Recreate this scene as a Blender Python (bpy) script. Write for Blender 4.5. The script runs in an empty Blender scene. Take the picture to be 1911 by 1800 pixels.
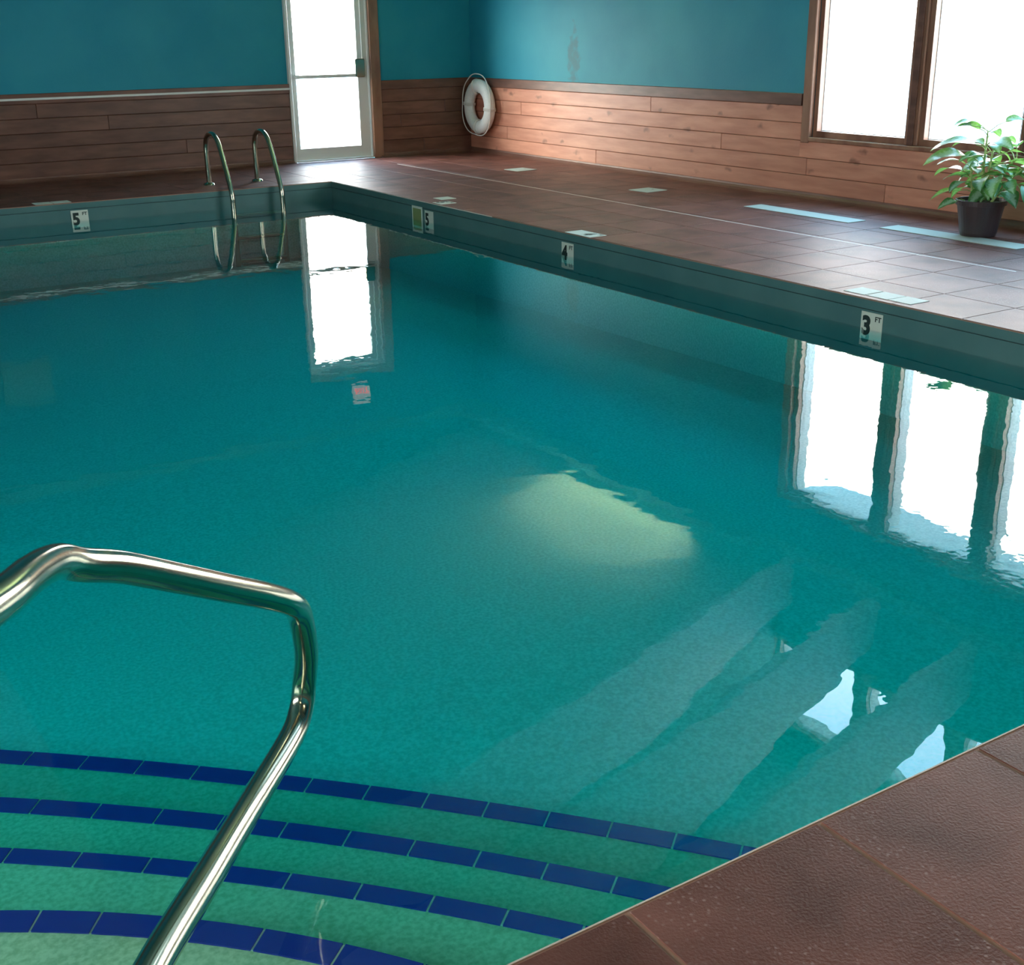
import bpy, bmesh, math, random
from mathutils import Vector, Matrix
random.seed(7)
S = bpy.context.scene
C = S.collection
PI = math.pi
# ------------------------------------------------------------------ camera, sky, light, exposure
cam = bpy.data.cameras.new('camera')
camo = bpy.data.objects.new('camera', cam); C.objects.link(camo)
F = Vector((0.50074189, 0.79303152, -0.34692732)); R_ = Vector((0.84288087, -0.53794116, -0.01308209)); U_ = Vector((0.19700099, 0.28586765, 0.93780078))
camo.matrix_world = Matrix(((R_.x, U_.x, -F.x, 0), (R_.y, U_.y, -F.y, 0), (R_.z, U_.z, -F.z, 1.42), (0, 0, 0, 1)))
cam.sensor_fit = 'HORIZONTAL'; cam.sensor_width = 36; cam.lens = 2298.984 / 1911 * 36
cam.clip_start = 0.02
S.camera = camo
S.view_settings.view_transform = 'Standard'; S.view_settings.look = 'None'
S.view_settings.gamma = 1; S.view_settings.use_curve_mapping = False
S.view_settings.exposure = 0.0
W = bpy.data.worlds.new('sky'); S.world = W; W.use_nodes = True
bg = W.node_tree.nodes['Background']; bg.inputs[0].default_value = (1.0, 0.97, 0.90, 1)
# hazy sky: even brightness with a broad glow around the veiled sun, low beyond the door side
SKY, GLOW, SUN_DIR = 21.0, 52.0, Vector((-0.70, 0.70, 0.16)).normalized()
_nt = W.node_tree; _tc = _nt.nodes.new('ShaderNodeTexCoord'); _dp = _nt.nodes.new('ShaderNodeVectorMath'); _dp.operation = 'DOT_PRODUCT'
_dp.inputs[1].default_value = SUN_DIR; _nt.links.new(_tc.outputs['Generated'], _dp.inputs[0])
_mx = _nt.nodes.new('ShaderNodeMath'); _mx.operation = 'MAXIMUM'; _mx.inputs[1].default_value = 0.0; _nt.links.new(_dp.outputs['Value'], _mx.inputs[0])
_pw = _nt.nodes.new('ShaderNodeMath'); _pw.operation = 'POWER'; _pw.inputs[1].default_value = 8.0; _nt.links.new(_mx.outputs[0], _pw.inputs[0])
_ma = _nt.nodes.new('ShaderNodeMath'); _ma.operation = 'MULTIPLY_ADD'; _ma.inputs[1].default_value = GLOW; _ma.inputs[2].default_value = SKY
_sx = _nt.nodes.new('ShaderNodeSeparateXYZ'); _nt.links.new(_tc.outputs['Generated'], _sx.inputs[0])
_cr = _nt.nodes.new('ShaderNodeValToRGB'); _nt.links.new(_sx.outputs['Z'], _cr.inputs['Fac'])
_cr.color_ramp.elements[0].position = 0.30; _cr.color_ramp.elements[0].color = (1.0, 0.94, 0.90, 1)
_cr.color_ramp.elements[1].position = 0.55; _cr.color_ramp.elements[1].color = (0.27, 0.55, 0.86, 1)
_mc = _nt.nodes.new('ShaderNodeMixRGB'); _nt.links.new(_pw.outputs[0], _mc.inputs['Fac']); _nt.links.new(_cr.outputs[0], _mc.inputs[1])
_mc.inputs[2].default_value = (1.0, 0.90, 0.76, 1); _nt.links.new(_mc.outputs[0], bg.inputs[0])
_nt.links.new(_pw.outputs[0], _ma.inputs[0]); _nt.links.new(_ma.outputs[0], bg.inputs[1])
cy = S.cycles
cy.max_bounces = 10; cy.diffuse_bounces = 5; cy.glossy_bounces = 4; cy.transmission_bounces = 6
cy.transparent_max_bounces = 24; cy.volume_bounces = 0
cy.caustics_reflective = False; cy.caustics_refractive = False
cy.sample_clamp_indirect = 8.0
cy.use_denoising = True

RX, BY, XP, YP, WZ, YN = 7.981, 13.447, 5.215, 11.54, -0.167, 1.357
XL, YR = -4.6, -4.0          # unseen left and rear walls
PXL = -3.3                   # pool left wall
TOP = 5.1

def area(name, loc, rot, sx, sy, power, col=(1, 1, 1), portal=False):
    l = bpy.data.lights.new(name, 'AREA'); l.shape = 'RECTANGLE'; l.size = sx; l.size_y = sy; l.energy = power; l.color = col
    if portal: l.cycles.is_portal = True
    o = bpy.data.objects.new(name, l); C.objects.link(o); o.location = loc; o.rotation_euler = rot
    return o
def spot(name, loc, target, power, size, blend, col, rad=0.1):
    l = bpy.data.lights.new(name, 'SPOT'); l.energy = power; l.spot_size = math.radians(size); l.spot_blend = blend; l.color = col; l.shadow_soft_size = rad
    o = bpy.data.objects.new(name, l); C.objects.link(o); o.location = loc
    o.rotation_euler = (Vector(target) - Vector(loc)).to_track_quat('-Z', 'Y').to_euler()
    return o
# daylight portals at the openings, the left one added (they only guide the sampling of the sky)
area('window_portal', (RX + 0.16, 5.70, 1.48), (0, PI / 2, 0), 1.82, 4.2, 1, portal=True)
area('clerestory_portal', (RX + 0.16, 5.70, 4.32), (0, PI / 2, 0), 0.9, 4.2, 1, portal=True)
area('added_window_portal', (XL - 0.16, 3.0, 1.75), (0, -PI / 2, 0), 1.5, 5.0, 1, portal=True)
area('door_portal', (6.11, BY + 0.16, 1.08), (-PI / 2, 0, 0), 0.78, 1.92, 1, portal=True)

# ------------------------------------------------------------------ materials
def mat(name, base=(0.5, 0.5, 0.5), rough=0.5, metal=0.0, spec=0.5):
    m = bpy.data.materials.new(name); m.use_nodes = True
    b = m.node_tree.nodes['Principled BSDF']
    b.inputs['Base Color'].default_value = (*base, 1); b.inputs['Roughness'].default_value = rough
    b.inputs['Metallic'].default_value = metal; b.inputs['Specular IOR Level'].default_value = spec
    return m
def nd(m, t, **kw):
    n = m.node_tree.nodes.new(t)
    for k, v in kw.items():
        if k in n.inputs: n.inputs[k].default_value = v
        else: setattr(n, k, v)
    return n
def ln(m, a, b): m.node_tree.links.new(a, b)
def noisy(m, c1, c2, scale=(3, 3, 3), det=4, lo=0.35, hi=0.65, bump=0.0, bscale=None, bdist=0.01, obj=False, rnd=0.0, rr=None):
    """two-colour noise on the base colour, optional bump, per-object shift"""
    b = m.node_tree.nodes['Principled BSDF']
    tc = nd(m, 'ShaderNodeTexCoord'); mp = nd(m, 'ShaderNodeMapping'); mp.inputs['Scale'].default_value = scale
    src = tc.outputs['Object'] if obj else nd(m, 'ShaderNodeNewGeometry').outputs['Position']
    if rnd:
        oi = nd(m, 'ShaderNodeObjectInfo'); mu = nd(m, 'ShaderNodeVectorMath', operation='SCALE'); mu.inputs[0].default_value = (37, 23, 11)
        ln(m, oi.outputs['Random'], mu.inputs['Scale']); ad = nd(m, 'ShaderNodeVectorMath', operation='ADD')
        ln(m, src, ad.inputs[0]); ln(m, mu.outputs[0], ad.inputs[1]); src = ad.outputs[0]
    ln(m, src, mp.inputs['Vector'])
    n = nd(m, 'ShaderNodeTexNoise', Scale=1.0, Detail=det); ln(m, mp.outputs[0], n.inputs['Vector'])
    r = nd(m, 'ShaderNodeValToRGB'); r.color_ramp.elements[0].position = lo; r.color_ramp.elements[1].position = hi
    r.color_ramp.elements[0].color = (*c1, 1); r.color_ramp.elements[1].color = (*c2, 1)
    ln(m, n.outputs['Fac'], r.inputs['Fac']); out = r.outputs['Color']
    if rnd:
        hs = nd(m, 'ShaderNodeHueSaturation'); mr = nd(m, 'ShaderNodeMapRange'); mr.inputs['To Min'].default_value = 1 - rnd; mr.inputs['To Max'].default_value = 1 + rnd
        ln(m, oi.outputs['Random'], mr.inputs['Value']); ln(m, mr.outputs[0], hs.inputs['Value']); ln(m, out, hs.inputs['Color']); out = hs.outputs[0]
    ln(m, out, b.inputs['Base Color'])
    if bump:
        n2 = nd(m, 'ShaderNodeTexNoise', Scale=bscale or 60.0, Detail=4.0); ln(m, nd(m, 'ShaderNodeNewGeometry').outputs['Position'], n2.inputs['Vector'])
        bp = nd(m, 'ShaderNodeBump', Strength=bump, Distance=bdist); ln(m, n2.outputs['Fac'], bp.inputs['Height']); ln(m, bp.outputs[0], b.inputs['Normal'])
    return r, out

M = {}
# blue painted wall: slightly uneven paint, and a grey scuff on the right wall
M['wall'] = m = mat('blue_wall_paint', rough=0.6, spec=0.3)
r, out = noisy(m, (0.012, 0.26, 0.38), (0.026, 0.31, 0.42), scale=(1.3, 1.3, 1.3), bump=0.25, bscale=45, bdist=0.004)
g = nd(m, 'ShaderNodeNewGeometry'); dv = nd(m, 'ShaderNodeVectorMath', operation='SUBTRACT'); dv.inputs[1].default_value = (RX, 11.3, 1.10)
ln(m, g.outputs['Position'], dv.inputs[0]); sc_ = nd(m, 'ShaderNodeVectorMath', operation='MULTIPLY'); sc_.inputs[1].default_value = (1, 5.5, 2.6)
ln(m, dv.outputs[0], sc_.inputs[0]); le = nd(m, 'ShaderNodeVectorMath', operation='LENGTH'); ln(m, sc_.outputs[0], le.inputs[0])
nn = nd(m, 'ShaderNodeTexNoise', Scale=14.0, Detail=5.0); ln(m, g.outputs['Position'], nn.inputs['Vector'])
ma = nd(m, 'ShaderNodeMath', operation='MULTIPLY_ADD'); ma.inputs[1].default_value = 1.6; ln(m, nn.outputs['Fac'], ma.inputs[0]); ln(m, le.outputs['Value'], ma.inputs[2])
mr = nd(m, 'ShaderNodeMapRange'); mr.inputs['From Min'].default_value = 1.15; mr.inputs['From Max'].default_value = 1.55; mr.inputs['To Min'].default_value = 0.55; mr.inputs['To Max'].default_value = 0.0
ln(m, ma.outputs[0], mr.inputs['Value']); mx = nd(m, 'ShaderNodeMixRGB'); ln(m, mr.outputs[0], mx.inputs['Fac']); ln(m, out, mx.inputs[1]); mx.inputs[2].default_value = (0.055, 0.13, 0.14, 1)
ln(m, mx.outputs[0], m.node_tree.nodes['Principled BSDF'].inputs['Base Color'])
# stained pine boards: long grain plus dark knots
M['wood'] = m = mat('stained_pine', rough=0.42, spec=0.45)
r, out = noisy(m, (0.48, 0.19, 0.125), (0.66, 0.31, 0.21), scale=(2.2, 2.2, 16), det=6, lo=0.3, hi=0.7, obj=False, rnd=0.13)
vo = nd(m, 'ShaderNodeTexVoronoi', Scale=1.0); g = nd(m, 'ShaderNodeNewGeometry'); sv = nd(m, 'ShaderNodeVectorMath', operation='MULTIPLY'); sv.inputs[1].default_value = (3.0, 3.0, 6.3)
ln(m, g.outputs['Position'], sv.inputs[0]); nk = nd(m, 'ShaderNodeTexNoise', Scale=9.0); ln(m, g.outputs['Position'], nk.inputs['Vector'])
av = nd(m, 'ShaderNodeMixRGB', blend_type='ADD'); av.inputs['Fac'].default_value = 0.5; ln(m, sv.outputs[0], av.inputs[1]); ln(m, nk.outputs['Color'], av.inputs[2]); ln(m, av.outputs[0], vo.inputs['Vector'])
mr = nd(m, 'ShaderNodeMapRange'); mr.inputs['From Min'].default_value = 0.05; mr.inputs['From Max'].default_value = 0.19; mr.inputs['To Min'].default_value = 0.62; mr.inputs['To Max'].default_value = 0.0
ln(m, vo.outputs['Distance'], mr.inputs['Value']); mx = nd(m, 'ShaderNodeMixRGB'); ln(m, mr.outputs[0], mx.inputs['Fac']); ln(m, out, mx.inputs[1]); mx.inputs[2].default_value = (0.13, 0.045, 0.03, 1)
ln(m, mx.outputs[0], m.node_tree.nodes['Principled BSDF'].inputs['Base Color'])
M['wood_dark'] = mat('dark_and_shaded_pine', rough=0.4); noisy(M['wood_dark'], (0.115, 0.050, 0.036), (0.19, 0.085, 0.06), scale=(3, 3, 14), rnd=0.08)  # cap is darker wood; far boards share it, their shade put into the colour
M['wood_joint'] = mat('shadowed_board_backing', (0.07, 0.03, 0.02), 0.8)
M['trim_wood'] = mat('window_trim_wood', rough=0.35); noisy(M['trim_wood'], (0.22, 0.10, 0.065), (0.36, 0.19, 0.125), scale=(7, 7, 2), rnd=0.05)
M['deck'] = mat('textured_brown_deck', rough=0.5, spec=0.26)
m = M['deck']; r, out = noisy(m, (0.088, 0.027, 0.018), (0.215, 0.082, 0.064), scale=(3.5, 3.5, 3.5), det=8, lo=0.3, hi=0.7, bump=0.3, bscale=150, bdist=0.004, rnd=0.05)
# pale worn specks on the raised grains of the deck
n3 = nd(m, 'ShaderNodeTexVoronoi', Scale=70.0); ln(m, nd(m, 'ShaderNodeNewGeometry').outputs['Position'], n3.inputs['Vector'])
n4 = nd(m, 'ShaderNodeTexNoise', Scale=3.0, Detail=3.0); ln(m, nd(m, 'ShaderNodeNewGeometry').outputs['Position'], n4.inputs['Vector'])
m1 = nd(m, 'ShaderNodeMapRange'); m1.inputs['From Min'].default_value = 0.12; m1.inputs['From Max'].default_value = 0.30; m1.inputs['To Min'].default_value = 0.75; m1.inputs['To Max'].default_value = 0.0; ln(m, n3.outputs['Distance'], m1.inputs['Value'])
m2 = nd(m, 'ShaderNodeMapRange'); m2.inputs['From Min'].default_value = 0.45; m2.inputs['From Max'].default_value = 0.7; ln(m, n4.outputs['Fac'], m2.inputs['Value'])
m3 = nd(m, 'ShaderNodeMath', operation='MULTIPLY'); ln(m, m1.outputs[0], m3.inputs[0]); ln(m, m2.outputs[0], m3.inputs[1])
mx = nd(m, 'ShaderNodeMixRGB'); ln(m, m3.outputs[0], mx.inputs['Fac']); ln(m, out, mx.inputs[1]); mx.inputs[2].default_value = (0.36, 0.24, 0.22, 1)
ln(m, mx.outputs[0], m.node_tree.nodes['Principled BSDF'].inputs['Base Color'])
M['grout'] = mat('deck_joint_grout', (0.34, 0.19, 0.14), 0.7)
M['cove'] = mat('deck_cove', rough=0.5); noisy(M['cove'], (0.13, 0.055, 0.04), (0.20, 0.095, 0.07), scale=(2, 2, 2), det=6)
M['white_line'] = mat('pale_sealant_and_glint', (0.72, 0.62, 0.56), 0.5)
M['plaster'] = mat('pool_plaster', rough=0.75, spec=0.2); noisy(M['plaster'], (0.42, 0.57, 0.41), (0.62, 0.75, 0.58), scale=(75, 75, 75), det=6, lo=0.36, hi=0.64)
M['step_plaster'] = mat('tan_step_plaster', rough=0.75, spec=0.2); noisy(M['step_plaster'], (0.34, 0.41, 0.24), (0.52, 0.56, 0.36), scale=(80, 80, 80), det=6, lo=0.36, hi=0.64)
M['pool_side'] = mat('teal_pool_side', rough=0.45, spec=0.4); noisy(M['pool_side'], (0.060, 0.150, 0.158), (0.080, 0.180, 0.185), scale=(3, 3, 3))
M['pool_groove'] = mat('dark_pool_groove', (0.04, 0.10, 0.11), 0.8)
M['blue_tile'] = mat('navy_glazed_tile', (0.010, 0.020, 0.24), 0.25)
M['step_grout'] = mat('pale_step_grout', (0.80, 0.84, 0.70), 0.7)
M['white_tile'] = mat('white_ceramic', (0.60, 0.66, 0.60), 0.6, 0.0, 0.2)
M['olive'] = mat('olive_picture', (0.22, 0.30, 0.12), 0.5)
M['ink'] = mat('black_ink', (0.012, 0.025, 0.025), 0.5)
M['steel'] = mat('brushed_steel', (0.43, 0.44, 0.34), 0.2, 1.0)
b = M['steel'].node_tree.nodes['Principled BSDF']; n = nd(M['steel'], 'ShaderNodeTexNoise', Scale=180.0, Detail=3.0); ln(M['steel'], nd(M['steel'], 'ShaderNodeNewGeometry').outputs['Position'], n.inputs['Vector'])
mr = nd(M['steel'], 'ShaderNodeMapRange'); mr.inputs['To Min'].default_value = 0.10; mr.inputs['To Max'].default_value = 0.22; ln(M['steel'], n.outputs['Fac'], mr.inputs['Value']); ln(M['steel'], mr.outputs[0], b.inputs['Roughness'])
M['alu'] = mat('white_aluminium', (0.86, 0.86, 0.82), 0.35)
M['vinyl'] = mat('white_vinyl', (0.82, 0.84, 0.82), 0.35)
M['buoy'] = mat('white_buoy_foam', rough=0.6); noisy(M['buoy'], (0.86, 0.88, 0.85), (0.93, 0.94, 0.92), scale=(60, 60, 60), bump=0.3, bscale=140, bdist=0.003)
M['rope'] = mat('white_rope', (0.82, 0.80, 0.76), 0.7)
M['grate'] = mat('pale_drain_grate', (0.48, 0.50, 0.44), 0.6, 0.0, 0.2)
M['grate_dark'] = mat('drain_slot', (0.16, 0.19, 0.18), 0.7)
M['pot'] = mat('dark_plastic_pot', (0.055, 0.04, 0.045), 0.4)
M['soil'] = mat('potting_soil', (0.04, 0.025, 0.018), 0.9)
M['ceil'] = mat('ceiling_paint', rough=0.8); noisy(M['ceil'], (0.10, 0.32, 0.30), (0.13, 0.36, 0.34), scale=(1, 1, 1))
M['ceil_pale'] = mat('pale_ceiling_paint', (0.34, 0.46, 0.40), 0.8)
M['beam'] = mat('painted_beam', (0.80, 0.90, 0.90), 0.7)
M['board'] = mat('pale_notice_board', (0.09, 0.36, 0.38), 0.5)
M['stem'] = mat('pale_green_stem', (0.42, 0.55, 0.22), 0.5)
M['ground'] = mat('outdoor_concrete', (0.62, 0.62, 0.58), 0.9)
M['red_led'] = m = mat('lit_red_letters', (0.8, 0.05, 0.03), 0.5); b = m.node_tree.nodes['Principled BSDF']; b.inputs['Emission Color'].default_value = (1, 0.10, 0.07, 1); b.inputs['Emission Strength'].default_value = 2.0
M['sign_face'] = m = mat('sign_face', (0.85, 0.80, 0.76), 0.5); b = m.node_tree.nodes['Principled BSDF']; b.inputs['Emission Color'].default_value = (1, 0.62, 0.56, 1); b.inputs['Emission Strength'].default_value = 0.5
M['lamp'] = m = mat('added_lamp_diffuser', (0.9, 0.9, 0.85), 0.5); b = m.node_tree.nodes['Principled BSDF']; b.inputs['Emission Color'].default_value = (1, 0.82, 0.48, 1); b.inputs['Emission Strength'].default_value = 4.0
# leaf: silver middle, dark green margin, lit through
M['leaf'] = m = mat('variegated_leaf', rough=0.32); b = m.node_tree.nodes['Principled BSDF']
tc = nd(m, 'ShaderNodeTexCoord'); sx = nd(m, 'ShaderNodeSeparateXYZ'); ln(m, tc.outputs['UV'], sx.inputs[0])
s1 = nd(m, 'ShaderNodeMath', operation='SUBTRACT'); s1.inputs[1].default_value = 0.5; ln(m, sx.outputs['Y'], s1.inputs[0]); s2 = nd(m, 'ShaderNodeMath', operation='ABSOLUTE'); ln(m, s1.outputs[0], s2.inputs[0])
n = nd(m, 'ShaderNodeTexNoise', Scale=55.0, Detail=3.0); ln(m, nd(m, 'ShaderNodeNewGeometry').outputs['Position'], n.inputs['Vector'])
s3 = nd(m, 'ShaderNodeMath', operation='MULTIPLY_ADD'); s3.inputs[1].default_value = 0.55; ln(m, n.outputs['Fac'], s3.inputs[0]); ln(m, s2.outputs[0], s3.inputs[2])
r = nd(m, 'ShaderNodeValToRGB'); r.color_ramp.elements[0].position = 0.38; r.color_ramp.elements[0].color = (0.40, 0.58, 0.48, 1); r.color_ramp.elements[1].position = 0.60; r.color_ramp.elements[1].color = (0.03, 0.17, 0.06, 1)
ln(m, s3.outputs[0], r.inputs['Fac']); ln(m, r.outputs[0], b.inputs['Base Color'])
tl = nd(m, 'ShaderNodeBsdfTranslucent'); tl.inputs[0].default_value = (0.35, 0.65, 0.12, 1); ms = nd(m, 'ShaderNodeMixShader'); ms.inputs[0].default_value = 0.3
o = m.node_tree.nodes['Material Output']; ln(m, b.outputs[0], ms.inputs[1]); ln(m, tl.outputs[0], ms.inputs[2]); ln(m, ms.outputs[0], o.inputs['Surface'])

def clear_sheet(name, tint, r0, ripple=False, volume=None):
    """see-through sheet: mirror reflection by angle (Schlick), the rest passes straight on"""
    m = bpy.data.materials.new(name); m.use_nodes = True; nt = m.node_tree; nt.nodes.clear()
    o = nd(m, 'ShaderNodeOutputMaterial'); g = nd(m, 'ShaderNodeNewGeometry'); d = nd(m, 'ShaderNodeVectorMath', operation='DOT_PRODUCT')
    ln(m, g.outputs['Incoming'], d.inputs[0]); gl = nd(m, 'ShaderNodeBsdfGlossy'); gl.inputs['Roughness'].default_value = 0.0
    gl.inputs['Color'].default_value = (1, 1, 1, 1)
    if ripple:
        n1 = nd(m, 'ShaderNodeTexNoise', Scale=5.0, Detail=2.0); n2 = nd(m, 'ShaderNodeTexNoise', Scale=0.7, Detail=1.0); n3 = nd(m, 'ShaderNodeTexNoise', Scale=24.0, Detail=1.0)
        for q in (n1, n2, n3): ln(m, g.outputs['Position'], q.inputs['Vector'])
        mr = nd(m, 'ShaderNodeMapRange'); mr.inputs['From Min'].default_value = 0.5; mr.inputs['From Max'].default_value = 0.75; ln(m, n2.outputs['Fac'], mr.inputs['Value'])
        ml = nd(m, 'ShaderNodeMath', operation='MULTIPLY'); ln(m, mr.outputs[0], ml.inputs[0]); ln(m, n3.outputs['Fac'], ml.inputs[1])
        ad = nd(m, 'ShaderNodeMath', operation='MULTIPLY_ADD'); ad.inputs[1].default_value = 0.35; ln(m, ml.outputs[0], ad.inputs[0]); ln(m, n1.outputs['Fac'], ad.inputs[2])
        bp = nd(m, 'ShaderNodeBump', Strength=1.0, Distance=RIPPLE); ln(m, ad.outputs[0], bp.inputs['Height']); ln(m, bp.outputs[0], gl.inputs['Normal'])
        ln(m, bp.outputs[0], d.inputs[1])
    else: ln(m, g.outputs['Normal'], d.inputs[1])
    ab = nd(m, 'ShaderNodeMath', operation='ABSOLUTE'); ln(m, d.outputs['Value'], ab.inputs[0])
    iv = nd(m, 'ShaderNodeMath', operation='SUBTRACT', use_clamp=True); iv.inputs[0].default_value = 1.0; ln(m, ab.outputs[0], iv.inputs[1])
    pw = nd(m, 'ShaderNodeMath', operation='POWER'); pw.inputs[1].default_value = 5.0; ln(m, iv.outputs[0], pw.inputs[0])
    mr = nd(m, 'ShaderNodeMapRange'); mr.inputs['To Min'].default_value = r0; mr.inputs['To Max'].default_value = 1.0; ln(m, pw.outputs[0], mr.inputs['Value'])
    t = nd(m, 'ShaderNodeBsdfTransparent'); t.inputs[0].default_value = (*tint, 1)
    ms = nd(m, 'ShaderNodeMixShader'); ln(m, mr.outputs[0], ms.inputs[0]); ln(m, t.outputs[0], ms.inputs[1]); ln(m, gl.outputs[0], ms.inputs[2]); ln(m, ms.outputs[0], o.inputs['Surface'])
    if volume:
        v = nd(m, 'ShaderNodeVolumeAbsorption'); v.inputs['Color'].default_value = (*volume[0], 1); v.inputs['Density'].default_value = volume[1]; ln(m, v.outputs[0], o.inputs['Volume'])
    return m
RIPPLE = 0.0008
M['water'] = clear_sheet('pool_water', (1, 1, 1), 0.025, True, ((0.0, 0.942, 0.968), 4.2))
M['glass'] = clear_sheet('window_glass', (0.96, 0.98, 0.97), 0.05)

# ------------------------------------------------------------------ helpers
def tag(o, label=None, cat=None, group=None, kind=None):
    if label: o['label'] = label
    if cat: o['category'] = cat
    if group: o['group'] = group
    if kind: o['kind'] = kind
    return o
def empty(name, loc=(0, 0, 0), rz=0):
    o = bpy.data.objects.new(name, None); C.objects.link(o); o.location = loc; o.rotation_euler = (0, 0, rz); o.empty_display_size = 0.1
    return o
def obj(name, bm, m, parent=None, smooth=False, recalc=True):
    if recalc: bmesh.ops.recalc_face_normals(bm, faces=bm.faces)
    me = bpy.data.meshes.new(name); bm.to_mesh(me); bm.free()
    o = bpy.data.objects.new(name, me); C.objects.link(o)
    for mm in (m if isinstance(m, list) else [m]): me.materials.append(mm)
    if smooth:
        for p in me.polygons: p.use_smooth = True
    if parent: o.parent = parent
    return o
def box(bm, x0, x1, y0, y1, z0, z1, mi=0):
    v = [bm.verts.new((x, y, z)) for z in (z0, z1) for y in (y0, y1) for x in (x0, x1)]
    for f in ((0, 2, 3, 1), (4, 5, 7, 6), (0, 1, 5, 4), (2, 6, 7, 3), (0, 4, 6, 2), (1, 3, 7, 5)):
        bm.faces.new([v[i] for i in f]).material_index = mi
    return v
def boxes(*bs):
    bm = bmesh.new()
    for b_ in bs: box(bm, *b_)
    return bm
def bevbox(x0, x1, y0, y1, z0, z1, w=0.004, seg=1):
    bm = bmesh.new(); box(bm, x0, x1, y0, y1, z0, z1); bmesh.ops.recalc_face_normals(bm, faces=bm.faces)
    bmesh.ops.bevel(bm, geom=bm.edges[:], offset=w, segments=seg, affect='EDGES'); return bm
def prism(bm, pts, z0, z1):
    a = [bm.verts.new((x, y, z0)) for x, y in pts]; b_ = [bm.verts.new((x, y, z1)) for x, y in pts]
    bm.faces.new(a[::-1]); bm.faces.new(b_)
    for i in range(len(pts)): j = (i + 1) % len(pts); bm.faces.new([a[i], a[j], b_[j], b_[i]])
def catmull(P, n=10, closed=False):
    P = [Vector(p) for p in P]; out = []; L = len(P)
    for i in range(L if closed else L - 1):
        if closed: p0, p1, p2, p3 = P[i - 1], P[i], P[(i + 1) % L], P[(i + 2) % L]
        else: p0, p1, p2, p3 = P[max(i - 1, 0)], P[i], P[i + 1], P[min(i + 2, L - 1)]
        for k in range(n):
            t = k / n
            out.append(0.5 * ((2 * p1) + (p2 - p0) * t + (2 * p0 - 5 * p1 + 4 * p2 - p3) * t * t + (3 * p1 - p0 - 3 * p2 + p3) * t ** 3))
    if not closed: out.append(P[-1])
    return out
def tube(bm, P, r, seg=16, closed=False, cap=True):
    P = [Vector(p) for p in P]; n = len(P); rings = []; up = None
    for i, p in enumerate(P):
        if closed: t = (P[(i + 1) % n] - P[i - 1]).normalized()
        else: t = (P[min(i + 1, n - 1)] - P[max(i - 1, 0)]).normalized()
        if up is None:
            up = t.orthogonal().normalized()
        up = (up - t * up.dot(t)).normalized(); s = t.cross(up)
        rr = r[i] if isinstance(r, (list, tuple)) else r
        rings.append([bm.verts.new(p + (up * math.cos(a) + s * math.sin(a)) * rr) for a in [2 * PI * k / seg for k in range(seg)]])
    for i in range(n if closed else n - 1):
        A, B_ = rings[i], rings[(i + 1) % n]
        off = 0
        if closed and i == n - 1:
            off = min(range(seg), key=lambda o_: (A[0].co - B_[o_].co).length)
        for k in range(seg): bm.faces.new([A[k], A[(k + 1) % seg], B_[(k + 1 + off) % seg], B_[(k + off) % seg]])
    if cap and not closed: bm.faces.new(rings[0][::-1]); bm.faces.new(rings[-1])
def lathe(prof, seg=32, c=(0, 0, 0)):
    bm = bmesh.new(); rings = []
    for r, z in prof: rings.append([bm.verts.new((c[0] + r * math.cos(2 * PI * k / seg), c[1] + r * math.sin(2 * PI * k / seg), c[2] + z)) for k in range(seg)] if r > 1e-6 else [bm.verts.new((c[0], c[1], c[2] + z))])
    for A, B_ in zip(rings, rings[1:]):
        for k in range(seg):
            j = (k + 1) % seg
            if len(A) == 1: bm.faces.new([A[0], B_[j], B_[k]])
            elif len(B_) == 1: bm.faces.new([A[k], A[j], B_[0]])
            else: bm.faces.new([A[k], A[j], B_[j], B_[k]])
    return bm
def text(s, size, m, parent, name, loc, rot, bold=0.0, sx=1.0, depth=0.0008):
    cu = bpy.data.curves.new(name, 'FONT'); cu.body = s; cu.size = size; cu.extrude = depth; cu.offset = bold
    t = bpy.data.objects.new(name, cu); C.objects.link(t)
    dg = bpy.context.evaluated_depsgraph_get(); me = bpy.data.meshes.new_from_object(t.evaluated_get(dg)); bpy.data.objects.remove(t)
    me.transform(Matrix.Diagonal((sx, 1, 1, 1))); me.materials.clear(); me.materials.append(m)
    o = bpy.data.objects.new(name, me); C.objects.link(o); o.location = loc; o.rotation_euler = rot; o.parent = parent
    return o
def struct(name, bm, m, label=None):
    return tag(obj(name, bm, m), label, kind='structure')

# ------------------------------------------------------------------ room shell
T = 0.2
win_y = [7.884 - 1.041 * k for k in range(7)]      # centre lines of the window mullions: six bays
WB, WT = 0.50, 2.42                                  # rough opening of the lower windows
CB, CT = 3.86, 4.78                                  # clerestory
NB = 4
y_hi, y_lo = 7.80, 7.80 - NB * 1.041 - 0.05
bm = boxes((RX, RX + T, y_hi, BY + T, -0.05, TOP), (RX, RX + T, YR, y_lo, -0.05, TOP),
           (RX, RX + T, y_lo, y_hi, -0.05, WB), (RX, RX + T, y_lo, y_hi, WT, CB), (RX, RX + T, y_lo, y_hi, CT, TOP))
wall_right = struct('wall_right', bm, M['wall'], 'blue wall above knotty pine boards, with the windows')
DX0, DX1, DT = 5.62, 6.67, 2.16
bm = boxes((XL - T, DX0, BY, BY + T, -0.05, TOP), (DX1, RX, BY, BY + T, -0.05, TOP), (DX0, DX1, BY, BY + T, DT, TOP))
wall_back = struct('wall_back', bm, M['wall'], 'far blue wall above dark boards, with the glass door')
wall_left = struct('wall_left', boxes((XL - T, XL, YR - T, 0.5, -0.05, TOP), (XL - T, XL, 5.5, BY, -0.05, TOP), (XL - T, XL, 0.5, 5.5, -0.05, 1.0), (XL - T, XL, 0.5, 5.5, 2.5, TOP)), M['wall'])
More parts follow.
